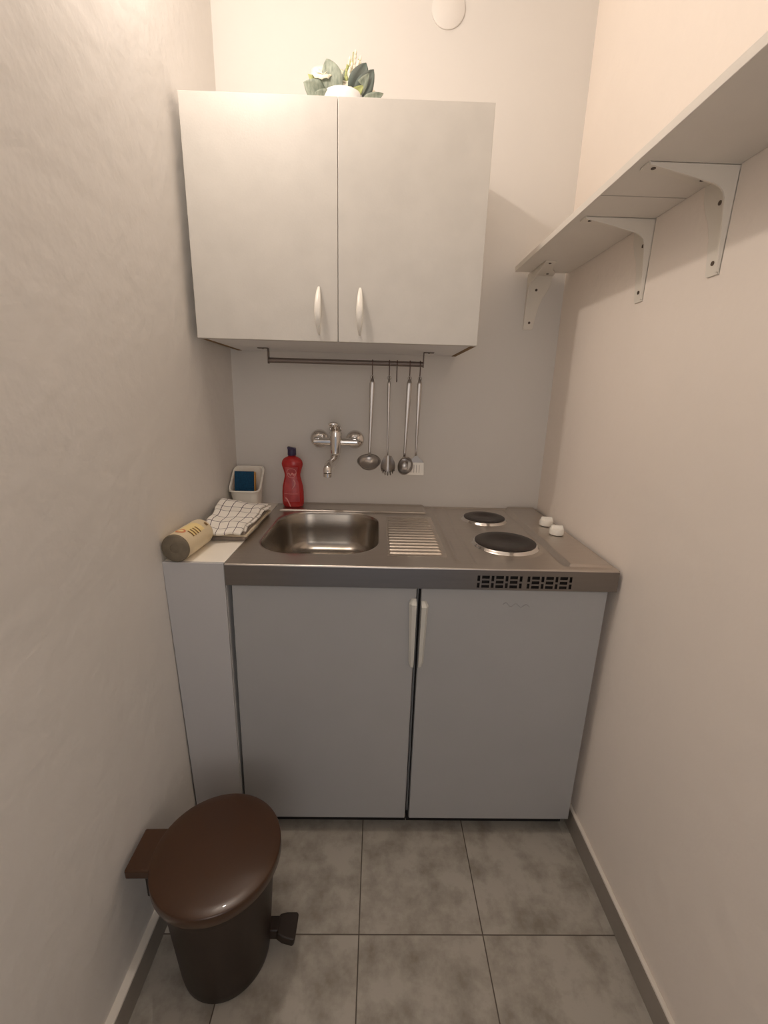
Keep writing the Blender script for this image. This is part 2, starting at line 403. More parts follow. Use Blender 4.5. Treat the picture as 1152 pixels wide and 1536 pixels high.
# hot plates
for (cx_, cy_, r_), nm in zip(HOB, ('smaller', 'larger')):
    bm = bmesh.new()
    lathe(bm, [(r_ + .005, .0022), (r_ + .002, .005), (r_ - .000, .009), (r_ - .002, .0105), (r_ - .005, .0105)], (cx_, cy_, H), 72, cap0=False, cap1=False)
    ring = obj('plate_rim', bm, CHROME, None, smooth=True)
    bm = bmesh.new()
    lathe(bm, [(r_ - .004, .009), (r_ - .004, .0130), (r_ - .007, .0145), (r_ * .60, .0144), (r_ * .58, .0137), (r_ * .30, .0136), (r_ * .28, .0128), (.001, .0128)], (cx_, cy_, H), 72)
    o = obj('hot_plate', bm, IRON, W, smooth=True, auto=60)
    plabel(o, nm + ' dark cast iron hot plate')
    ring.parent = o; ring.matrix_parent_inverse = o.matrix_world.inverted()
# knobs
for kx, ky in ((.9505, -.248), (.9465, -.345)):
    kn = bmesh.new()
    zb = H + .0062
    prof = [(.0215, .002), (.0228, .004), (.0218, .016), (.0205, .0205), (.010, .021)]
    lathe(kn, prof, (kx, ky, zb), 40)
    o = obj('control_knob', kn, PLAST, W, smooth=True, auto=50); plabel(o, 'white control knob')
    gb = bmesh.new()
    mt = Matrix.Translation((kx, ky, zb + .020)) @ Matrix.Rotation(radians(-12), 4, 'Z')
    ringsg = []
    for z, w, l in ((0, .0075, .0185), (.006, .0055, .0180), (.0105, .0030, .0165)):
        ringsg.append([mt @ Vector(p) for p in ((-l, -w, z), (l, -w, z), (l, w, z), (-l, w, z))])
    loft(gb, ringsg); obj('knob_grip', gb, PLAST, o, bevel=.0015)

# ------------------------------------------------------------------ base units
def pull(cx_, z0, z1, side, parent):
    """vertical moulded pull on the inner door edge; side=+1 flares to the right"""
    bm = bmesh.new(); y = -D + .0095
    rings = []
    for z, w, d in ((z0, .007, .003), (z0 + .004, .010, .007), (z0 + .02, .0135, .011), ((z0 + z1) / 2, .0155, .013), (z1 - .035, .0175, .015), (z1 - .012, .019, .018), (z1 - .0115, .0188, .0178), (z1, .0125, .002)):
        e = -side * .0
        xa, xb = (cx_, cx_ + side * w)
        rings.append([(xa, y, z), (xa, y - d, z), (xb - side * w * .35, y - d, z), (xb, y - d * .35, z), (xb, y, z)])
    loft(bm, rings)
    return plabel(obj('handle', bm, YPL, parent, smooth=True, auto=25), 'ivory vertical pull handle')
DZ0, DZ1 = .057, H - AP - .004
B = thing('sink_cabinet', 'white base cabinet below the sink with one door, left of the fridge', 'cabinet', (.245, -.3, 0))
def carcass(x0, x1, parent):
    bm = bmesh.new()
    box(bm, x0, x0 + .016, -D + .034, -.004, .06, H - AP - .002)
    box(bm, x1 - .016, x1, -D + .034, -.004, .06, H - AP - .002)
    box(bm, x0 + .016, x1 - .016, -.012, -.004, .06, H - AP - .002)
    box(bm, x0 + .016, x1 - .016, -D + .034, -.012, .06, .076)
    obj('body', bm, WHITE, parent)
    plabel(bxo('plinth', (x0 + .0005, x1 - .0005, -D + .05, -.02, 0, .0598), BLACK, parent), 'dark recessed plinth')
    plabel(bxo('gap_backing', (x0 + .001, x1 - .001, -D + .030, -D + .0338, .055, H - AP - .003), BLACK, parent), 'black sheet behind the door that darkens the gaps')  # black sheet that makes the gaps round the door dark
carcass(.003, .490, B)
bm = bmesh.new()
v = []
for y in (-D + .0095, -D + .0295):
    for p in ((.0045, DZ0), (.4845, DZ0), (.4862, DZ1), (.0110, DZ1)): v.append(bm.verts.new((p[0], y, p[1])))
for f in ((0, 1, 2, 3), (7, 6, 5, 4), (0, 4, 5, 1), (1, 5, 6, 2), (2, 6, 7, 3), (3, 7, 4, 0)): bm.faces.new([v[i] for i in f])
dr = obj('door', bm, FRIDGE, B, bevel=.003)
pull(.4865, .585, .789, -1, dr)
F = thing('mini_fridge', 'white built-in fridge with a plain door below the hot plates', 'fridge', (.745, -.3, 0))
carcass(.4925, .984, F)
bm = bmesh.new(); v = []
for y in (-D + .0095, -D + .0295):
    for p in ((.4955, DZ0), (.985, DZ0), (.985, DZ1), (.4985, DZ1)): v.append(bm.verts.new((p[0], y, p[1])))
for f in ((0, 1, 2, 3), (7, 6, 5, 4), (0, 4, 5, 1), (1, 5, 6, 2), (2, 6, 7, 3), (3, 7, 4, 0)): bm.faces.new([v[i] for i in f])
dr = obj('door', bm, FRIDGE, F, bevel=.003)
pull(.4995, .585, .783, 1, dr)
# faint worn script badge
pts = []
for k in range(60):
    u = k / 59; pts.append((.714 + .070 * u, -D + .0092, .776 + .0055 * sin(u * 5.2 * pi) * (1 - .3 * u) - .004 * u))
bm = bmesh.new(); tube(bm, pts, .0011, 6)
plabel(obj('badge', bm, mat('badge_grey', (0.345, 0.345, 0.345), .5), dr), 'faint worn script badge')

# ------------------------------------------------------------------ wall cabinet
UX0, UX1, UZ0, UZ1, UD, UC = -.1255, .6485, 1.4345, 1.9935, .3545, .2615
U = thing('wall_cabinet', 'pale wall cabinet with two doors above the sink', 'cabinet', ((UX0 + UX1) / 2, -.17, UZ0))
yb = -UD + .0195
for x0 in (UX0, UX1 - .016):
    s = bxo('side_panel', (x0, x0 + .016, yb, -.002, UZ0 + .0012, UZ1), LAM, U)
    bxo('raw_edge', (x0 + .002, x0 + .016, yb + .003, -.006, UZ0 + .0002, UZ0 + .0012), CHIP, s); 
bxo('bottom_panel', (UX0 + .016, UX1 - .016, yb, -.012, UZ0 + .001, UZ0 + .017), WHITE, U)
bxo('top_panel', (UX0 + .016, UX1 - .016, yb, -.012, UZ1 - .016, UZ1), WHITE, U)
bxo('back_panel', (UX0 + .016, UX1 - .016, -.012, -.003, UZ0 + .004, UZ1), WHITE, U)
def bow(cx_, z0, z1, parent):
    bm = bmesh.new(); n = 28; y = -UD - .0
    rings = []
    for k in range(n + 1):
        s = k / n; z = z0 + (z1 - z0) * s
        out = .030 * sin(pi * (s ** .85)) ** .75 + .0005
        w = .0026 + .0064 * sin(pi * min(1, s * 1.0)) ** .7
        th = .0028 + .0022 * sin(pi * s)
        # centre line leans out, section an ellipse
        rings.append([(cx_ + w * cos(a), y - max(out, th * .3) - th * sin(a) * .9, z) for a in [2 * pi * q / 14 for q in range(14)]])
    loft(bm, rings)
    return obj('handle', bm, PLAST, parent, smooth=True)
dz0 = UZ0 - .0
d1 = bxo('door', (UX0, UC - .0006, -UD, yb - .0005, dz0, UZ1 + .001), LAM, U, bevel=.0012)
d2 = bxo('door', (UC + .0006, UX1, -UD, yb - .0005, dz0, UZ1 + .001), LAM, U, bevel=.0012)
for d_, hx in ((d1, .210), (d2, .3215)):
    plabel(bow(hx, 1.452, 1.572, d_), 'white bow handle')

# ------------------------------------------------------------------ shelf and brackets
SH = bxo('wall_shelf', (.826, R - .0005, -1.42, -.028, 1.7065, 1.7225), mat('shelf_laminate', (0.78, 0.74, 0.68), .45, noise=.03, scale=12), bevel=.001)
tag(SH, 'long white shelf board along the right wall, on three brackets', 'shelf')
bxo('board_joint', (.828, R - .003, -.607, -.6045, 1.7060, 1.7068), mat('joint_line', (0.45, 0.42, 0.38), .7), SH)
def bracket(label):
    """corner at origin, arm along -X, drop along -Z, flange spreads to +Y from the rib"""
    t = thing('shelf_bracket', label, 'bracket', (0, 0, 0), 'white plastic brackets under the shelf')
    fw, th = .042, .003
    A, Vv = .165, .176
    def fl(pts):
        bm = bmesh.new()
        # slightly tapering flange with rounded tip
        return bm
    bm = bmesh.new()
    for (ax) in (0, 1):
        Ln = A if ax == 0 else Vv
        prof = []
        n = 10
        for side in (0, 1):
            pass
        outl = [(0, 0), (Ln, 0), (Ln, .028), (Ln - .002, .033), (Ln - .007, .035), (.105, .046), (.075, .057), (.052, .071), (.03, .081), (0, .086)]
        rings = []
        for d_ in (0, th):
            rings.append([((-u, w, -d_) if ax == 0 else (-d_, w, -u)) for u, w in outl])
        loft(bm, rings)
    obj('flange', bm, BRKM, t, bevel=.0008)
    # rib: triangular web with a round inner corner
    bm = bmesh.new()
    out = [(0, 0), (-A + .002, 0), (-A + .002, -.006), (-.106, -.017), (-.061, -.027), (-.042, -.031), (-.031, -.036), (-.0235, -.043), (-.019, -.053), (-.0165, -.075), (-.0125, -.11), (-.0070, -Vv + .004), (0, -Vv + .003)]
    loft(bm, [[(x, y, z) for x, z in out] for y in (0, .0035)])
    obj('rib', bm, BRKM, t)
    for u, w_, uz, wz in ((.030, .056, .048, .033), (.146, .020, .153, .020)):
        bm = bmesh.new(); lathe(bm, [(.0042, 0), (.0042, .0012), (.002, .0016)], (0, 0, 0), 16)
        bmesh.ops.transform(bm, matrix=Matrix.Translation((-u, w_, -th)) @ Matrix.Rotation(pi, 4, 'X'), verts=bm.verts)
        obj('screw', bm, SCREW, t)
        bm = bmesh.new(); lathe(bm, [(.0042, 0), (.0042, .0012), (.002, .0016)], (0, 0, 0), 16)
        bmesh.ops.transform(bm, matrix=Matrix.Translation((-th, wz, -uz)) @ Matrix.Rotation(-pi / 2, 4, 'Y'), verts=bm.verts)
        obj('screw', bm, SCREW, t)
    return t
def dup(root):
    r = root.copy(); COL.objects.link(r)
    for ch in list(root.children):
        c = ch.copy(); COL.objects.link(c); c.parent = r
        for g in list(ch.children):
            q = g.copy(); COL.objects.link(q); q.parent = c
    return r
b1 = bracket('white bracket under the shelf on right wall, nearest of the three')
b2 = dup(b1); b2['label'] = 'middle white shelf bracket screwed to the right wall'
b3 = dup(b1); b3['label'] = 'white shelf bracket fixed to the back wall in the corner, farthest one'
b1.location = (R, -.745, 1.7065); b2.location = (R, -.502, 1.7065)
b3.location = (.880, 0, 1.7065); b3.rotation_euler = (0, 0, pi / 2)
# mirrored so that its rib is on the left and its flange spreads to the right
b3.scale = (1, -1, 1)

# ------------------------------------------------------------------ blank plate high on the back wall
bm = bmesh.new(); lathe(bm, [(.050, 0.0003), (.050, .004), (.047, .0065), (.001, .0075)], (.560, 0, 2.412), 64, axis='y')
tag(obj('cover_plate', bm, mat('cover_plate_white', (0.73, 0.70, 0.66), .6), smooth=True, auto=40), 'round white blank cover plate high on the back wall', 'cover plate')

# ------------------------------------------------------------------ rail and hooks
RY, RZ, RR = -.120, 1.3975, .0082
t = thing('utensil_rail', 'thin metal rail hanging below the wall cabinet', 'rail', (.266, RY, UZ0))
bm = bmesh.new(); lathe(bm, [(RR * .6, .0105), (RR, .0115), (RR, .5235), (RR * .6, .5245)], (0, RY, RZ), 20, axis='x'); obj('bar', bm, RAILM, t, smooth=True, auto=40)
for x, s in ((.0095, -1), (.5225, 1)):
    bm = bmesh.new()
    box(bm, x, x + .0025, RY - .011, RY + .011, RZ - .011, UZ0 + .001 - .0004)
    a, b_ = (x - .032, x) if s < 0 else (x + .0025, x + .0345)
    box(bm, a, b_, RY - .011, RY + .011, UZ0 + .001 - .0026, UZ0 + .001 - .0004)
    o = obj('end_bracket', bm, RAILM, t, bevel=.0006)
    bm = bmesh.new(); lathe(bm, [(.0035, 0), (.0035, .0012), (.001, .0018)], (0, 0, 0), 14)
    bmesh.ops.transform(bm, matrix=Matrix.Translation(((a + b_) / 2, RY, UZ0 - .0016)) @ Matrix.Rotation(pi, 4, 'X'), verts=bm.verts)
    obj('screw', bm, SCREW, o)
def shook():
    bm = bmesh.new(); pts = []
    r = RR + .0016
    for k in range(11):
        a = radians(200) - radians(200) * k / 10
        pts.append((0, -r * cos(a) * -1, r * sin(a)))
    pts = [(0, r * cos(radians(-30 + 210 * k / 12)), r * sin(radians(-30 + 210 * k / 12))) for k in range(13)]
    zb = -.052
    pts += [(0, -r, -.012), (0, -r * .9, -.030), (0, -r * .5, zb + .004)]
    pts += [(0, -.0035 * 1 - .0045 + .0055 * cos(a) - .002 + .005, zb + .0015 * 0 + .0055 * sin(a)) for a in [radians(-10 - 170 * k / 8) for k in range(9)]]
    tube(bm, pts, .0018, 8)
    return bm
hk = shook(); h0 = obj('rail_hook', hk, mat('hook_metal', (0.14, 0.10, 0.085), .4, .7), smooth=True)
HX = [.355, .411, .4370, .4795, .5135]
HLB = ['s-hook on the rail holding the leftmost ladle', 's-hook on the rail holding the spaghetti server', 'empty s-hook on the rail with nothing hanging from it',
       's-hook on the rail holding the right ladle with the upright bowl', 's-hook at the rail end holding the slotted turner']
for i, x in enumerate(HX):
    o = h0 if i == 0 else h0.copy()
    if i: COL.objects.link(o)
    o.location = (x, RY, RZ)
    if i == 2: o.rotation_euler = (0, 0, pi)
    tag(o, HLB[i], 'hook', 'small s-hooks on the utensil rail')
# ------------------------------------------------------------------ utensils hanging from the hooks
def handle_bm(bm, top, bot, w0, w1, th=.0016, lean=0.0):
    """flat tapering strip with a loop hole end; top/bot are points"""
    pts = []; n = 16; rings = []
    top, bot = Vector(top), Vector(bot)
    for k in range(n + 1):
        s = k / n; p = top.lerp(bot, s)
        if s < .08: w = 1.25 * w0 * (.55 + .45 * sqrt(max(0, 1 - ((.08 - s) / .08) ** 2)))
        else: w = 1.25 * w0 * (1 - (s - .08) / .92) + 0.95 * w1 * (s - .08) / .92
        rings.append([(p.x + w * cos(a), p.y + th * 1.5 * sin(a), p.z) for a in [2 * pi * q / 16 for q in range(16)]])
    loft(bm, rings)
ZT = 1.3515; YU = RY - .0125
def utensil(name, label, x, xb, zb, w0, w1, ang=0.0):
    t = thing(name, label, name.split('_')[-1], (x, YU, ZT), 'steel utensils hanging from the rail')
    bm = bmesh.new(); handle_bm(bm, (x, YU + .0005, ZT - .003), (xb, YU, zb), w0, w1)
    h = obj('handle', bm, UTST, t, smooth=True)
    # hanging loop
    bm = bmesh.new(); tube(bm, [(x + .0058 * cos(a), YU, ZT - .0005 + .0068 * sin(a)) for a in [2 * pi * k / 16 for k in range(17)]], .0013, 6)
    obj('loop', bm, UTST, h, smooth=True)
    return t
def bowl(c, r, depth, tilt_x, tilt_z=0, th=.0015):
    bm = bmesh.new(); rings = []
    n = 36; m = 9
    for k in range(m + 1):
        a = pi / 2 * (1 - k / m); rings.append([(r * cos(a) * cos(q), r * cos(a) * sin(q), -depth * sin(a)) if k else (.0006 * cos(q), .0006 * sin(q), -depth) for q in [2 * pi * i / n for i in range(n)]])
    rings.append([((r + .003) * cos(q), (r + .003) * sin(q), .0004) for q in [2 * pi * i / n for i in range(n)]])
    inn = []
    for k in range(m, -1, -1):
        a = pi / 2 * (1 - k / m); inn.append([((r - th) * cos(a) * cos(q), (r - th) * cos(a) * sin(q), -(depth - th) * sin(a)) if k else (.0005 * cos(q), .0005 * sin(q), -(depth - th)) for q in [2 * pi * i / n for i in range(n)]])
    loft(bm, rings + inn)
    bmesh.ops.transform(bm, matrix=Matrix.Translation(c) @ Matrix.Rotation(tilt_z, 4, 'Z') @ Matrix.Rotation(tilt_x, 4, 'X'), verts=bm.verts)
    return bm
# 1: ladle, bowl seen from its open side
t = utensil('soup_ladle', 'steel ladle with a wide open bowl, hanging leftmost beside the tap', HX[0], .3495, 1.088, .0068, .0045)
obj('bowl', bowl((.3490, YU - .034, 1.077), .0375, .027, radians(30)), UTST, t, smooth=True, auto=60)
# 2: spaghetti server
t = utensil('spaghetti_server', 'steel spaghetti server with curled prongs, second utensil from the left', HX[1], .4125, 1.090, .0042, .0026)
bm = bmesh.new()
c = Vector((.4145, YU - .006, 1.062))
n = 14; rings = []
for k in range(n + 1):
    s = k / n; z = 1.093 - .055 * s
    w = .004 + .0215 * sin(pi * min(1, .12 + s * .62)) ; dpt = .020 * sin(pi * (.1 + .8 * s))
    row = []
    for q in range(9):
        u = -1 + q / 4; row.append((.4145 + w * u, YU - .004 - dpt * abs(u) ** 1.6 - .003 * s, z))
    back = [(x, y + .0018, z_) for x, y, z_ in reversed(row)]
    rings.append(row + back)
loft(bm, rings); obj('head', bm, UTST, t, smooth=True, auto=50)
for q in range(7):
    a = radians(-160 + 140 * q / 6)
    ux, uz = cos(a), sin(a)
    bx_, bz_ = .4145 + .0195 * ux, 1.053 + .017 * uz
    bm = bmesh.new(); tube(bm, [(bx_ * 1, YU - .012, bz_), (.4145 + .0225 * ux, YU - .022, 1.053 + .0205 * uz), (.4145 + .0225 * ux, YU - .034, 1.053 + .0235 * uz), (.4145 + .0205 * ux, YU - .040, 1.053 + .024 * uz)], [.0028, .0026, .002, .0010], 8)
    obj('prong', bm, UTST, t, smooth=True)
# 3: ladle seen with deep bowl
t = utensil('serving_ladle', 'steel ladle with a deep bowl facing left, between the spaghetti server and turner', HX[3], .4715, 1.088, .0074, .0042)
obj('bowl', bowl((.4735, YU - .022, 1.062), .029, .027, radians(72), radians(-42)), UTST, t, smooth=True, auto=60)
bm = bmesh.new(); handle_bm(bm, (.4715, YU, 1.091), (.4715, YU - .004, 1.078), .0045, .012); obj('neck', bm, UTST, t, smooth=True)
# 4: slotted turner
t = utensil('slotted_turner', 'steel slotted turner hanging rightmost at the end of the rail', HX[4], .5110, 1.094, .0064, .0034)
bm = bmesh.new()
P = [(-.004, 1.096), (.004, 1.096), (.012, 1.086), (.0255, 1.076), (.027, 1.072), (-.027, 1.072), (-.0255, 1.076), (-.012, 1.086)]
loft(bm, [[(.5125 + x, YU + dy_ - (1.096 - z) * .35, z) for x, z in P] for dy_ in (-.001, .001)])
obj('shoulder', bm, UTST, t, bevel=.0005)
bm = bmesh.new()
slots = [(-.0165, -.0135), (-.008, -.005), (.001, .004), (.010, .013)]
xs = [-.027] + [v_ for s_ in slots for v_ in s_] + [.027]; zs = [1.028, 1.036, 1.064, 1.072]
vg = {}
for i in range(len(xs) - 1):
    for j in range(3):
        if j == 1 and i % 2 == 1: continue
        fc = []
        for a, b_ in ((i, j), (i + 1, j), (i + 1, j + 1), (i, j + 1)):
            if (a, b_) not in vg:
                z = zs[b_]; k = (1.072 - z) / .044
                vg[(a, b_)] = bm.verts.new((.5125 + xs[a] * (1 + .06 * k), YU - .0084 + .004 * k, z))
            fc.append(vg[(a, b_)])
        bm.faces.new(fc)
obj('blade', bm, mat('turner_blade', (0.88, 0.84, 0.76), .38, .45), t, solid=.0014)  # paler than the other steel; the blade's reflection is put into the colour

# ------------------------------------------------------------------ tap
t = thing('wall_mixer_tap', 'chrome wall-mounted mixer tap above the sink', 'tap', (.226, 0, 1.13))
TZ = 1.128; TY = -.062
for x in (.160, .293):
    bm = bmesh.new(); lathe(bm, [(.034, .0005), (.034, .006), (.030, .014), (.018, .019), (.013, .021), (.013, .045), (.001, .046)], (x, 0, TZ + .005), 40, axis='y')
    obj('escutcheon', bm, CHROME, t, smooth=True, auto=50)
    bm = bmesh.new(); lathe(bm, [(.010, .035), (.0155, .037), (.0155, .068), (.012, .072), (.001, .073)], (x, 0, TZ + .003), 6, axis='y')
    obj('union_nut', bm, CHROME, t, bevel=.001)
bm = bmesh.new(); lathe(bm, [(.010, .146), (.0145, .149), (.0145, .304), (.010, .307)], (0, TY, TZ), 28, axis='x'); obj('cross_body', bm, CHROME, t, smooth=True, auto=40)
bm = bmesh.new(); lathe(bm, [(.012, TZ - .044), (.0185, TZ - .040), (.0205, TZ - .02), (.0220, TZ + .02), (.0228, TZ + .034), (.0205, TZ + .039), (.001, TZ + .040)], (.226, TY - .004, 0), 36); obj('cartridge_body', bm, CHROME, t, smooth=True, auto=40)
bm = bmesh.new()
tube(bm, [(.226, TY, TZ + .040), (.226, TY - .006, TZ + .050), (.226, TY - .028, TZ + .060), (.226, TY - .060, TZ + .066), (.226, TY - .090, TZ + .068), (.226, TY - .094, TZ + .068)], [(.021, .012), (.0215, .015), (.0205, .012), (.018, .009), (.0160, .0075), (.012, .004)], 24)
obj('lever', bm, CHROME, t, smooth=True)
bm = bmesh.new()
sp = [(.225, TY - .004, TZ - .030), (.2245, TY - .006, TZ - .048), (.223, TY - .020, TZ - .060), (.220, TY - .050, TZ - .066), (.216, TY - .085, TZ - .066), (.212, TY - .115, TZ - .069), (.211, TY - .128, TZ - .079), (.211, TY - .131, TZ - .092)]
tube(bm, sp, [.0175, .0172, .0165, .0155, .0148, .0145, .0142, .0138], 22); obj('spout', bm, CHROME, t, smooth=True, auto=60)
bm = bmesh.new(); lathe(bm, [(.0138, 0), (.0142, .012), (.011, .013)], (.211, TY - .131, TZ - .104), 24); obj('aerator', bm, CHROME, t, smooth=True, auto=40)

# ------------------------------------------------------------------ dish soap bottle
bx_, by_, bz_ = .0675, -.064, H + .0067
t = thing('dish_soap_bottle', 'red bottle of dish soap with a dark cap on the worktop corner', 'bottle', (bx_, by_, bz_))
pr = [(.030, 0), (.0365, .003), (.0395, .012), (.0400, .030), (.0395, .055), (.0370, .080), (.0320, .100), (.0288, .114), (.0290, .124), (.0330, .138), (.0375, .152), (.0385, .160), (.0365, .170), (.0300, .179), (.0200, .185), (.0145, .187), (.0135, .191)]
bm = bmesh.new(); lathe(bm, pr, (bx_, by_, bz_), 48, sy=.62); body = obj('bottle_body', bm, SOAP, t, smooth=True)
def on_bottle(u, z, off=.0006):
    # point on front of the bottle at angle u
    for (r0, z0), (r1, z1) in zip(pr, pr[1:]):
        if z0 <= z <= z1: r = r0 + (r1 - r0) * (z - z0) / (z1 - z0 + 1e-9); break
    r += off
    return (bx_ + r * sin(u), by_ - r * .62 * cos(u) - off, bz_ + z)
bm = bmesh.new()
grid(bm, fr(-.85, .75, .08), fr(.022, .150, .004), lambda u, z: on_bottle(u * (1 if z < .1 else .9), z))
lab = obj('label', bm, SOAPL, body, smooth=True)
bm = bmesh.new()
tube(bm, [on_bottle(.0 + .55 * cos(a), .128 + .017 * sin(a), .0012) for a in [2 * pi * k / 32 for k in range(33)]], .0011, 6)
tube(bm, [on_bottle(-.45 + .9 * k / 12, .124 + .004 * sin(k * 1.1), .0012) for k in range(13)], .0024, 6)
tube(bm, [on_bottle(.2 + .16 * sin(k * .5), .105 - .004 * k, .0012) for k in range(10)], .0018, 6)
tube(bm, [on_bottle(-.75 + 1.3 * k / 12, .052, .0012) for k in range(13)], .0008, 6)
tube(bm, [on_bottle(-.65 + .5 * k / 8, .036 - .0005 * k * k, .0012) for k in range(9)], .0026, 6)
obj('label_print', bm, PINK, lab, smooth=True)
bm = bmesh.new(); z0 = bz_ + .1905
lathe(bm, [(.0150, z0), (.0155, z0 + .002), (.0150, z0 + .022)], (bx_, by_, 0), 36)
cpo = obj('cap', bm, CAPM, t, smooth=True, auto=40)
bm = bmesh.new(); loft(bm, [[(bx_ + x, by_ + y, z0 + .022 + (zz if h else 0)) for x, y, zz in ((-.0145, -.011, .010), (.0140, -.011, .004), (.0140, .011, .004), (-.0145, .011, .010))] for h in (0, 1)])
obj('cap_lid', bm, CAPM, cpo, bevel=.002)

# ------------------------------------------------------------------ sponge caddy and sponge
t = thing('sponge_caddy', 'white plastic sponge holder with a high back behind the checked towel', 'holder', (-.088, -.065, H))
cx_, cyy = -.0935, -.0885
def caddy_ring(z_fn, w, d, r=.024, n=72, yoff=0):
    return [(x, y, z_fn(x, y)) for x, y in rrect(cx_ - w, cx_ + w, cyy - d + yoff, cyy + d + yoff, min(r, w - .001, d - .001), n)]
def rimz(x, y):
    s = max(0, min(1, (y - cyy + .040) / .085)); s = s * s * (3 - 2 * s) * .35 + s * .65; return H + .074 + .072 * s
rings = [caddy_ring(lambda x, y: H + .0005, .038, .036, .02), caddy_ring(lambda x, y: H + .004, .042, .040, .022)]
for k in (0.25, .5, .75, 1): rings.append(caddy_ring(lambda x, y, k=k: H + .004 + (rimz(x, y) - H - .004) * k, .042 + .010 * k, .040 + .012 * k, .022 + .006 * k))
lip = caddy_ring(lambda x, y: rimz(x, y) + .001, .0545, .0545, .029); rings.append(lip)
rings.append(caddy_ring(lambda x, y: rimz(x, y) + .0015, .0500, .0500, .026))
for k in (.75, .5, .25, 0): rings.append(caddy_ring(lambda x, y, k=k: H + .007 + (rimz(x, y) - H - .007) * k, .0395 + .010 * k, .0375 + .012 * k, .020 + .006 * k))
bm = bmesh.new(); loft(bm, rings); obj('tub', bm, PLAST, t, smooth=True, auto=70)
bm = bmesh.new(); tube(bm, [(p[0], p[1], p[2]) for p in lip] + [lip[0]], .0032, 8, cap=False); obj('rim', bm, PLAST, t, smooth=True)
sp_ = thing('kitchen_sponge', 'blue and yellow scouring sponge standing in the white caddy', 'sponge', (-.098, -.09, H + .01))
mt = Matrix.Translation((-.1000, -.106, H + .012)) @ Matrix.Rotation(radians(-8), 4, 'X') @ Matrix.Rotation(radians(4), 4, 'Z')
bm = bmesh.new(); box(bm, -.034, .034, -.009, -.001, 0, .128, mt); obj('scourer', bm, BLUE, sp_, bevel=.002)
bm = bmesh.new(); box(bm, -.034, .036, -.001, .024, 0, .126, mt); obj('foam', bm, YELL, sp_, bevel=.004)

# ------------------------------------------------------------------ folded cloth stack, towel
t = thing('folded_cloth', 'grey and cream folded cloth lying under the checked towel', 'cloth', (-.07, -.28, H))
def wavy_slab(x0, x1, y0, y1, z0, z1, amp=.0015, seed=1, nx=14, ny=26, x1b=None):
    rnd = random.Random(seed); ph = [rnd.uniform(0, 6) for _ in range(4)]
    bm = bmesh.new(); g = [[], []]
    for lv in (0, 1):
        for i in range(nx + 1):
            for j in range(ny + 1):
                u, v_ = i / nx, j / ny
                xb = x1 if x1b is None else x1 + (x1b - x1) * v_
                x = x0 + (xb - x0) * u + amp * sin(v_ * 9 + ph[0]) * (u > .9); y = y0 + (y1 - y0) * v_ + amp * sin(u * 7 + ph[1])
                z = (z1 + amp * (sin(u * 6 + ph[2]) * .5 + sin(v_ * 8 + ph[3]) * .5)) if lv else z0
                g[lv].append(bm.verts.new((x, y, z)))
    I = lambda i, j: i * (ny + 1) + j
    for i in range(nx):
        for j in range(ny):
            bm.faces.new([g[1][I(i, j)], g[1][I(i + 1, j)], g[1][I(i + 1, j + 1)], g[1][I(i, j + 1)]])
            bm.faces.new([g[0][I(i, j + 1)], g[0][I(i + 1, j + 1)], g[0][I(i + 1, j)], g[0][I(i, j)]])
    bd = [(i, 0) for i in range(nx)] + [(nx, j) for j in range(ny)] + [(i, ny) for i in range(nx, 0, -1)] + [(0, j) for j in range(ny, 0, -1)]
    for a, b_ in zip(bd, bd[1:] + bd[:1]):
        bm.faces.new([g[0][I(*a)], g[0][I(*b_)], g[1][I(*b_)], g[1][I(*a)]])
    return bm
obj('lower_fold', wavy_slab(-.128, .000, -.452, -.160, H + .0006, H + .0105, .0010, 1), GCLOTH, t, smooth=True, auto=50, bevel=.002)
obj('middle_fold', wavy_slab(-.128, .006, -.446, -.165, H + .0110, H + .0165, .0010, 2), CCLOTH, t, smooth=True, auto=50)
obj('upper_fold', wavy_slab(-.130, .000, -.442, -.172, H + .0172, H + .0245, .0010, 3), GCLOTH, t, smooth=True, auto=50)

def towel_layer(corners, lift, seed, name, parent, th=.006):
    bm = bmesh.new(); uvl = bm.loops.layers.uv.new('UVMap')
    rnd = random.Random(seed); nx, ny = 34, 44; vs = []
    A_, B_, C_, D_ = [Vector(p) for p in corners]   # front-left, front-right, back-right, back-left
    for i in range(nx + 1):
        row = []
        for j in range(ny + 1):
            u, v_ = i / nx, j / ny
            p = A_ * (1 - u) * (1 - v_) + B_ * u * (1 - v_) + C_ * u * v_ + D_ * (1 - u) * v_
            z = .0016 * sin(v_ * 21 + u * 3 + seed) + .0016 * sin(u * 11 + v_ * 4) - .004 * sin(pi * u) * (.6 + .4 * v_)
            e = min(u, 1 - u, v_, 1 - v_); z -= .005 * (1 - smoothstep(0, .05, e))
            row.append(bm.verts.new((p.x + .003 * sin(v_ * 13 + seed), p.y + .003 * sin(u * 9 + seed), p.z + z + lift)))
        vs.append(row)
    for i in range(nx):
        for j in range(ny):
            f = bm.faces.new((vs[i][j], vs[i + 1][j], vs[i + 1][j + 1], vs[i][j + 1]))
            for lp, (a, b_) in zip(f.loops, ((i, j), (i + 1, j), (i + 1, j + 1), (i, j + 1))): lp[uvl].uv = (a / nx, b_ / ny)
    o = obj(name, bm, TOWEL, parent, smooth=True)
    s = o.modifiers.new('solid', 'SOLIDIFY'); s.thickness = th; s.offset = -1
    return o
t = thing('checked_towel', 'white kitchen towel with dark check lines folded on the cloth stack', 'towel', (-.07, -.3, H + .025))
towel_layer([(-.112, -.480, H + .036), (-.006, -.470, H + .036), (.000, -.172, H + .043), (-.146, -.212, H + .072)], .002, 1, 'top_fold', t, .007)
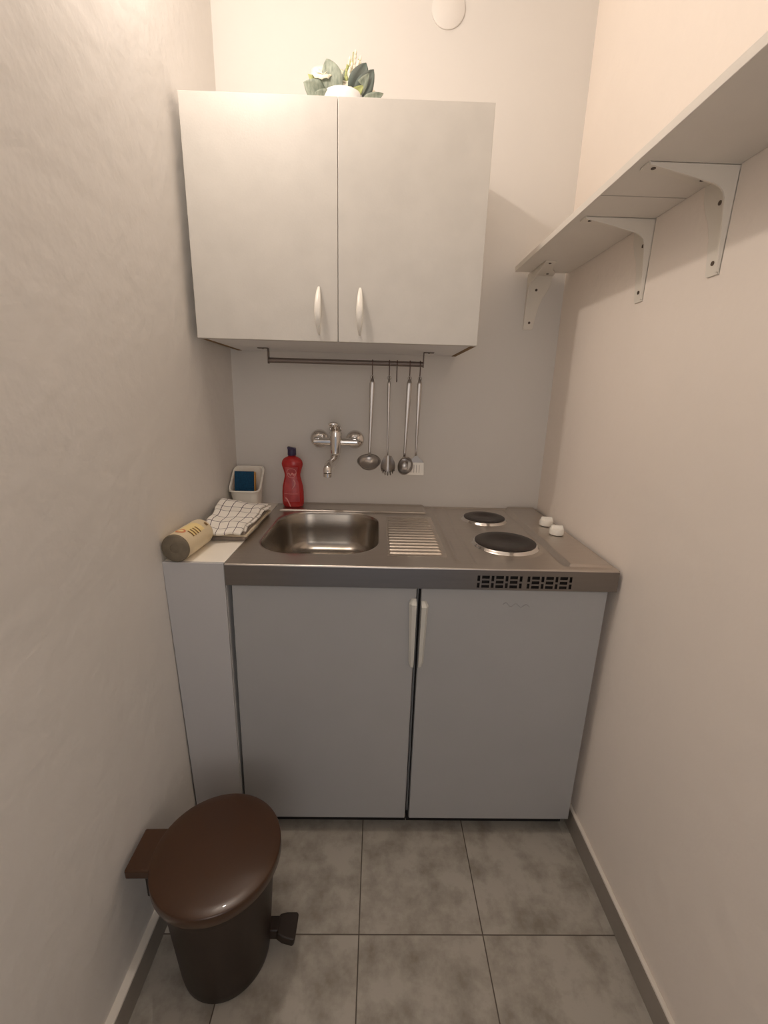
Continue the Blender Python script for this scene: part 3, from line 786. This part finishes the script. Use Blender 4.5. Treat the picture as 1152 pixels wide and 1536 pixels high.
towel_layer([(-.110, -.435, H + .0345), (-.001, -.435, H + .0345), (.010, -.165, H + .0365), (-.135, -.180, H + .044)], .0, 2, 'bottom_fold', t, .005)

# ------------------------------------------------------------------ roll
t = thing('bag_roll', 'wrapped cream roll with orange and yellow print lying by the left wall', 'roll', (-.11, -.52, H))
ra = .0355
near, far = Vector((-.1190, -.622, H + ra + .0008)), Vector((-.1110, -.480, H + ra + .0008))
ax = (far - near); LnR = ax.length; q = Vector((0, 0, 1)).rotation_difference(ax.normalized()).to_matrix().to_4x4()
MT = Matrix.Translation(near) @ q
bm = bmesh.new(); lathe(bm, [(.001, .003), (.0120, .003), (.0125, .0008), (ra - .004, 0), (ra - .001, .002), (ra, .006), (ra, LnR - .004), (ra - .004, LnR), (.010, LnR)], (0, 0, 0), 48)
bmesh.ops.transform(bm, matrix=MT, verts=bm.verts); rb = obj('roll_body', bm, ROLLE, t, smooth=True, auto=40)
bm = bmesh.new(); lathe(bm, [(ra + .0004, .006), (ra + .0007, .007), (ra + .0007, LnR - .006), (ra + .0002, LnR - .002), (ra - .003, LnR + .0004), (ra - .012, LnR + .0008)], (0, 0, 0), 48, cap0=False, cap1=False)
bmesh.ops.transform(bm, matrix=MT, verts=bm.verts); wr = obj('wrapper', bm, WRAP, t, smooth=True, auto=50)
def onroll(a, s, off=.0011): return MT @ Vector(((ra + off) * cos(a), (ra + off) * sin(a), s))
# find angle pointing up to the right
def ang_up(rot):
    best = max(range(360), key=lambda d: (MT.to_3x3() @ Vector((cos(radians(d)), sin(radians(d)), 0))).dot(Vector((sin(rot), 0, cos(rot)))))
    return radians(best)
sgn = 1 if (MT.to_3x3() @ Vector((cos(ang_up(0) + .2), sin(ang_up(0) + .2), 0))).x > 0 else -1
def patch(name, a0, a1, s0, s1, m, off, ell=False):
    bm = bmesh.new(); c = ang_up(0)
    if ell:
        n = 28; cen = bm.verts.new(onroll(c + sgn * (a0 + a1) / 2, (s0 + s1) / 2, off))
        ring = [bm.verts.new(onroll(c + sgn * ((a0 + a1) / 2 + (a1 - a0) / 2 * cos(2 * pi * k / n)), (s0 + s1) / 2 + (s1 - s0) / 2 * sin(2 * pi * k / n), off)) for k in range(n)]
        for k in range(n): bm.faces.new((cen, ring[k], ring[(k + 1) % n]))
    else:
        grid(bm, fr(a0, a1, .1), fr(s0, s1, .05), lambda a, s: tuple(onroll(c + sgn * a, s, off)))
    return obj(name, bm, m, wr, smooth=True)
patch('yellow_print', -.15, .95, .045, .105, PALEY, .0010)
patch('orange_print', -.30, .38, .020, .046, ORNG, .0013, True)
patch('orange_print_centre', -.18, .26, .026, .040, PALEY, .0016, True)
for k in range(4):
    patch('brown_print', .42 + .0 * k, .98, .040 + .0125 * k, .0455 + .0125 * k, PBRN, .0015)
patch('brown_print', .55, .85, .122, .132, PBRN, .0015)

# ------------------------------------------------------------------ flower arrangement on the cabinet
px_, py_, pz_ = .264, -.222, UZ1 + .0005
t = thing('flower_pot', 'white ceramic pot of artificial sage leaves and cream flowers on the wall cabinet', 'plant', (px_, py_, pz_))
bm = bmesh.new(); lathe(bm, [(.030, 0), (.044, .004), (.054, .020), (.0600, .044), (.0600, .060), (.0575, .065), (.0540, .062), (.051, .056), (.001, .054)], (px_, py_, pz_), 48)
obj('pot', bm, VASE, t, smooth=True, auto=50)
def leaf(base, tip, w, m, curl=.2, face=None):
    base, tip = Vector(base), Vector(tip); tip = base + (tip - base) * .86; ax_ = tip - base; ln = ax_.length; ax_.normalize()
    f = Vector(face) if face else (CAMP - base).normalized()
    side = ax_.cross(f).normalized(); nrm = side.cross(ax_).normalized()
    bm = bmesh.new(); n = 12; rows = []
    for k in range(n + 1):
        s = k / n; ww = w * (sin(pi * s ** .8) ** .8 if 0 < s < 1 else 0) + .0006
        c_ = base + ax_ * ln * s + nrm * (curl * ln * sin(pi * s) * .5)
        rows.append([bm.verts.new(c_ + side * ww * u - nrm * (abs(u) * -ww * .35)) for u in (-1, -.5, 0, .5, 1)])
    for a, b_ in zip(rows, rows[1:]):
        for i in range(4): bm.faces.new((a[i], a[i + 1], b_[i + 1], b_[i]))
    return obj('leaf', bm, m, t, smooth=True, solid=.0007)
zt = pz_ + .060
LV = [((-.035, 0, .0), (-.112, -.03, .030), .027, LEAF), ((-.012, -.02, 0), (-.045, -.03, .088), .026, LEAF), ((-.03, .0, 0), (-.082, .0, .070), .015, LEAFY),
      ((.025, -.01, 0), (.068, -.03, .083), .026, LEAFD), ((.035, -.02, -.01), (.090, -.04, .062), .022, LEAFD), ((.03, 0, -.012), (.083, -.02, .035), .018, LEAFD), ((.05, -.02, -.012), (.118, -.04, .004), .012, LEAF),
      ((.018, -.02, -.006), (.062, -.045, .018), .012, LEAFY), ((-.03, -.02, -.014), (-.075, -.05, -.004), .020, LEAF), ((.02, .02, 0), (.055, .03, .062), .015, LEAF), ((-.01, .02, 0), (-.03, .04, .055), .016, LEAF), ((.045, .01, -.01), (.09, .0, .028), .015, LEAF), ((-.02, .02, .0), (-.07, .05, .03), .018, LEAFD)]
for b_, tp, w, m in LV: leaf((px_ + b_[0], py_ + b_[1], zt + b_[2]), (px_ + tp[0], py_ + tp[1], zt + tp[2]), w, m, .15)
def flower(c, r):
    c = Vector(c); bm = bmesh.new()
    for ringi, (n, rr_, tilt) in enumerate(((5, r, 1.0), (5, r * .8, .6), (4, r * .55, .3))):
        for k in range(n):
            a = 2 * pi * k / n + ringi * .6
            d_ = Vector((cos(a) * sin(tilt), sin(a) * sin(tilt), cos(tilt)))
            sd = Vector((-sin(a), cos(a), 0)); up = d_.cross(sd)
            rows = []
            for q_ in range(6):
                s = q_ / 5; w = rr_ * .62 * sin(pi * (.12 + .78 * s)) ** .7
                cc = c + d_ * rr_ * s + up * (rr_ * .35 * sin(pi * s))
                rows.append([bm.verts.new(cc + sd * w * u + up * (-.25 * w * u * u)) for u in (-1, -.4, .4, 1)])
            for A2, B2 in zip(rows, rows[1:]):
                for i in range(3): bm.faces.new((A2[i], A2[i + 1], B2[i + 1], B2[i]))
    bmesh.ops.transform(bm, matrix=Matrix.Translation(c) @ Matrix.Rotation(radians(55), 4, 'X') @ Matrix.Translation(-c), verts=bm.verts)
    o = obj('flower', bm, PETAL, t, smooth=True, solid=.0008); plabel(o, 'cream flower'); return o
leaf((px_ - .03, py_ - .01, zt), (px_ - .100, py_ - .02, zt + .055), .012, LEAFY, .1); leaf((px_ + .0, py_ - .01, zt), (px_ + .012, py_ - .02, zt + .075), .012, LEAF, .1); leaf((px_ + .03, py_ - .02, zt), (px_ + .078, py_ - .05, zt + .045), .013, LEAF, .15)
flower((px_ - .052, py_ - .01, zt + .040), .034); flower((px_ - .018, py_ + .03, zt + .055), .036); flower((px_ + .008, py_ + .0, zt + .030), .032); flower((px_ + .072, py_ + .02, zt + .020), .022)
for sx_, hh in ((.028, .100), (.042, .086), (.016, .075)):
    bm = bmesh.new(); tube(bm, [(px_ + sx_ * .3, py_, zt - .01), (px_ + sx_ * .8, py_ - .01, zt + hh * .5), (px_ + sx_, py_ - .015, zt + hh)], .0013, 6)
    s_ = obj('sprig', bm, LEAFY, t, smooth=True)
    bm = bmesh.new(); rnd = random.Random(int(hh * 1000))
    for k in range(12):
        f = .35 + .65 * k / 11; a = rnd.uniform(0, 2 * pi); rr_ = .0055 * (1.25 - .6 * f)
        c = Vector((px_ + sx_ * (.3 + .7 * f) + .007 * cos(a), py_ - .012 + .007 * sin(a), zt + hh * f))
        bmesh.ops.create_uvsphere(bm, u_segments=8, v_segments=6, radius=rr_, matrix=Matrix.Translation(c) @ Matrix.Diagonal((.8, .8, 1.5, 1)))
    obj('buds', bm, PETAL if hh > .08 else LEAFY, s_, smooth=True)
bm = bmesh.new()
for k in range(4): tube(bm, [(px_ - .004 + .006 * k, py_ - .02, zt - .012), (px_ - .006 + .008 * k, py_ - .022, zt + .028)], .0022, 6)
obj('stems', bm, STEM, t, smooth=True)

# ------------------------------------------------------------------ pedal bin
bx_, by_ = .044, -.906
t = thing('pedal_bin', 'brown plastic pedal bin with closed glossy lid on the tiled floor', 'bin', (bx_, by_, 0))
bm = bmesh.new()
N_ = 72
rings = [[(bx_ + r * cos(a), by_ + r * sin(a), z) for a in [2 * pi * k / N_ for k in range(N_)]] for r, z in ((.088, .0005), (.095, .002), (.098, .008), (.101, .03), (.106, .10), (.116, .24), (.118, .270), (.1235, .272), (.1240, .296), (.120, .297), (.118, .295), (.110, .20), (.095, .012))]
loft(bm, rings); obj('bucket', bm, BROWND, t, smooth=True, auto=35)
lr = .136
bm = bmesh.new()
lathe(bm, [(lr - .006, .2975), (lr - .001, .2985), (lr, .300), (lr, .3215), (lr - .0008, .3235), (lr - .003, .3248), (lr - .02, .3270), (lr * .6, .3300), (lr * .3, .3312), (.001, .3315)], (bx_, by_, 0), 84)
lid = obj('lid', bm, BROWNL, t, smooth=True, auto=50)
bm = bmesh.new(); box(bm, -.178, -.094, -.047, .047, -.024, -.001); 
bmesh.ops.transform(bm, matrix=Matrix.Translation((bx_ + .0, by_ + .0, .325)) @ Matrix.Rotation(radians(1), 4, 'Z'), verts=bm.verts)
obj('hinge_housing', bm, BROWNL, t, bevel=.004, seg=3)
bm = bmesh.new(); box(bm, -.150, -.105, -.030, .030, .22, .303); bmesh.ops.transform(bm, matrix=Matrix.Translation((bx_ + .0, by_, 0)), verts=bm.verts)
obj('back_spine', bm, BROWND, t, bevel=.004)
bm = bmesh.new(); box(bm, .098, .124, -.016, .016, .044, .074, Matrix.Translation((bx_, by_ + .012, 0))); obj('pedal_arm', bm, BROWND, t, bevel=.003)
bm = bmesh.new()
mt = Matrix.Translation((bx_ + .120, by_ + .012, .064)) @ Matrix.Rotation(radians(10), 4, 'Y')
loft(bm, [[mt @ Vector(p) for p in ((0, -w, -.012), (0, w, -.012), (0, w, .010), (0, -w, .010))] for w in (.020,)] + [[mt @ Vector(p) for p in ((l, -w, -.014), (l, w, -.014), (l, w, .009), (l, -w, .009))] for l, w in ((.016, .026), (.040, .029), (.045, .025))])
obj('pedal', bm, BROWND, t, bevel=.004, seg=3)
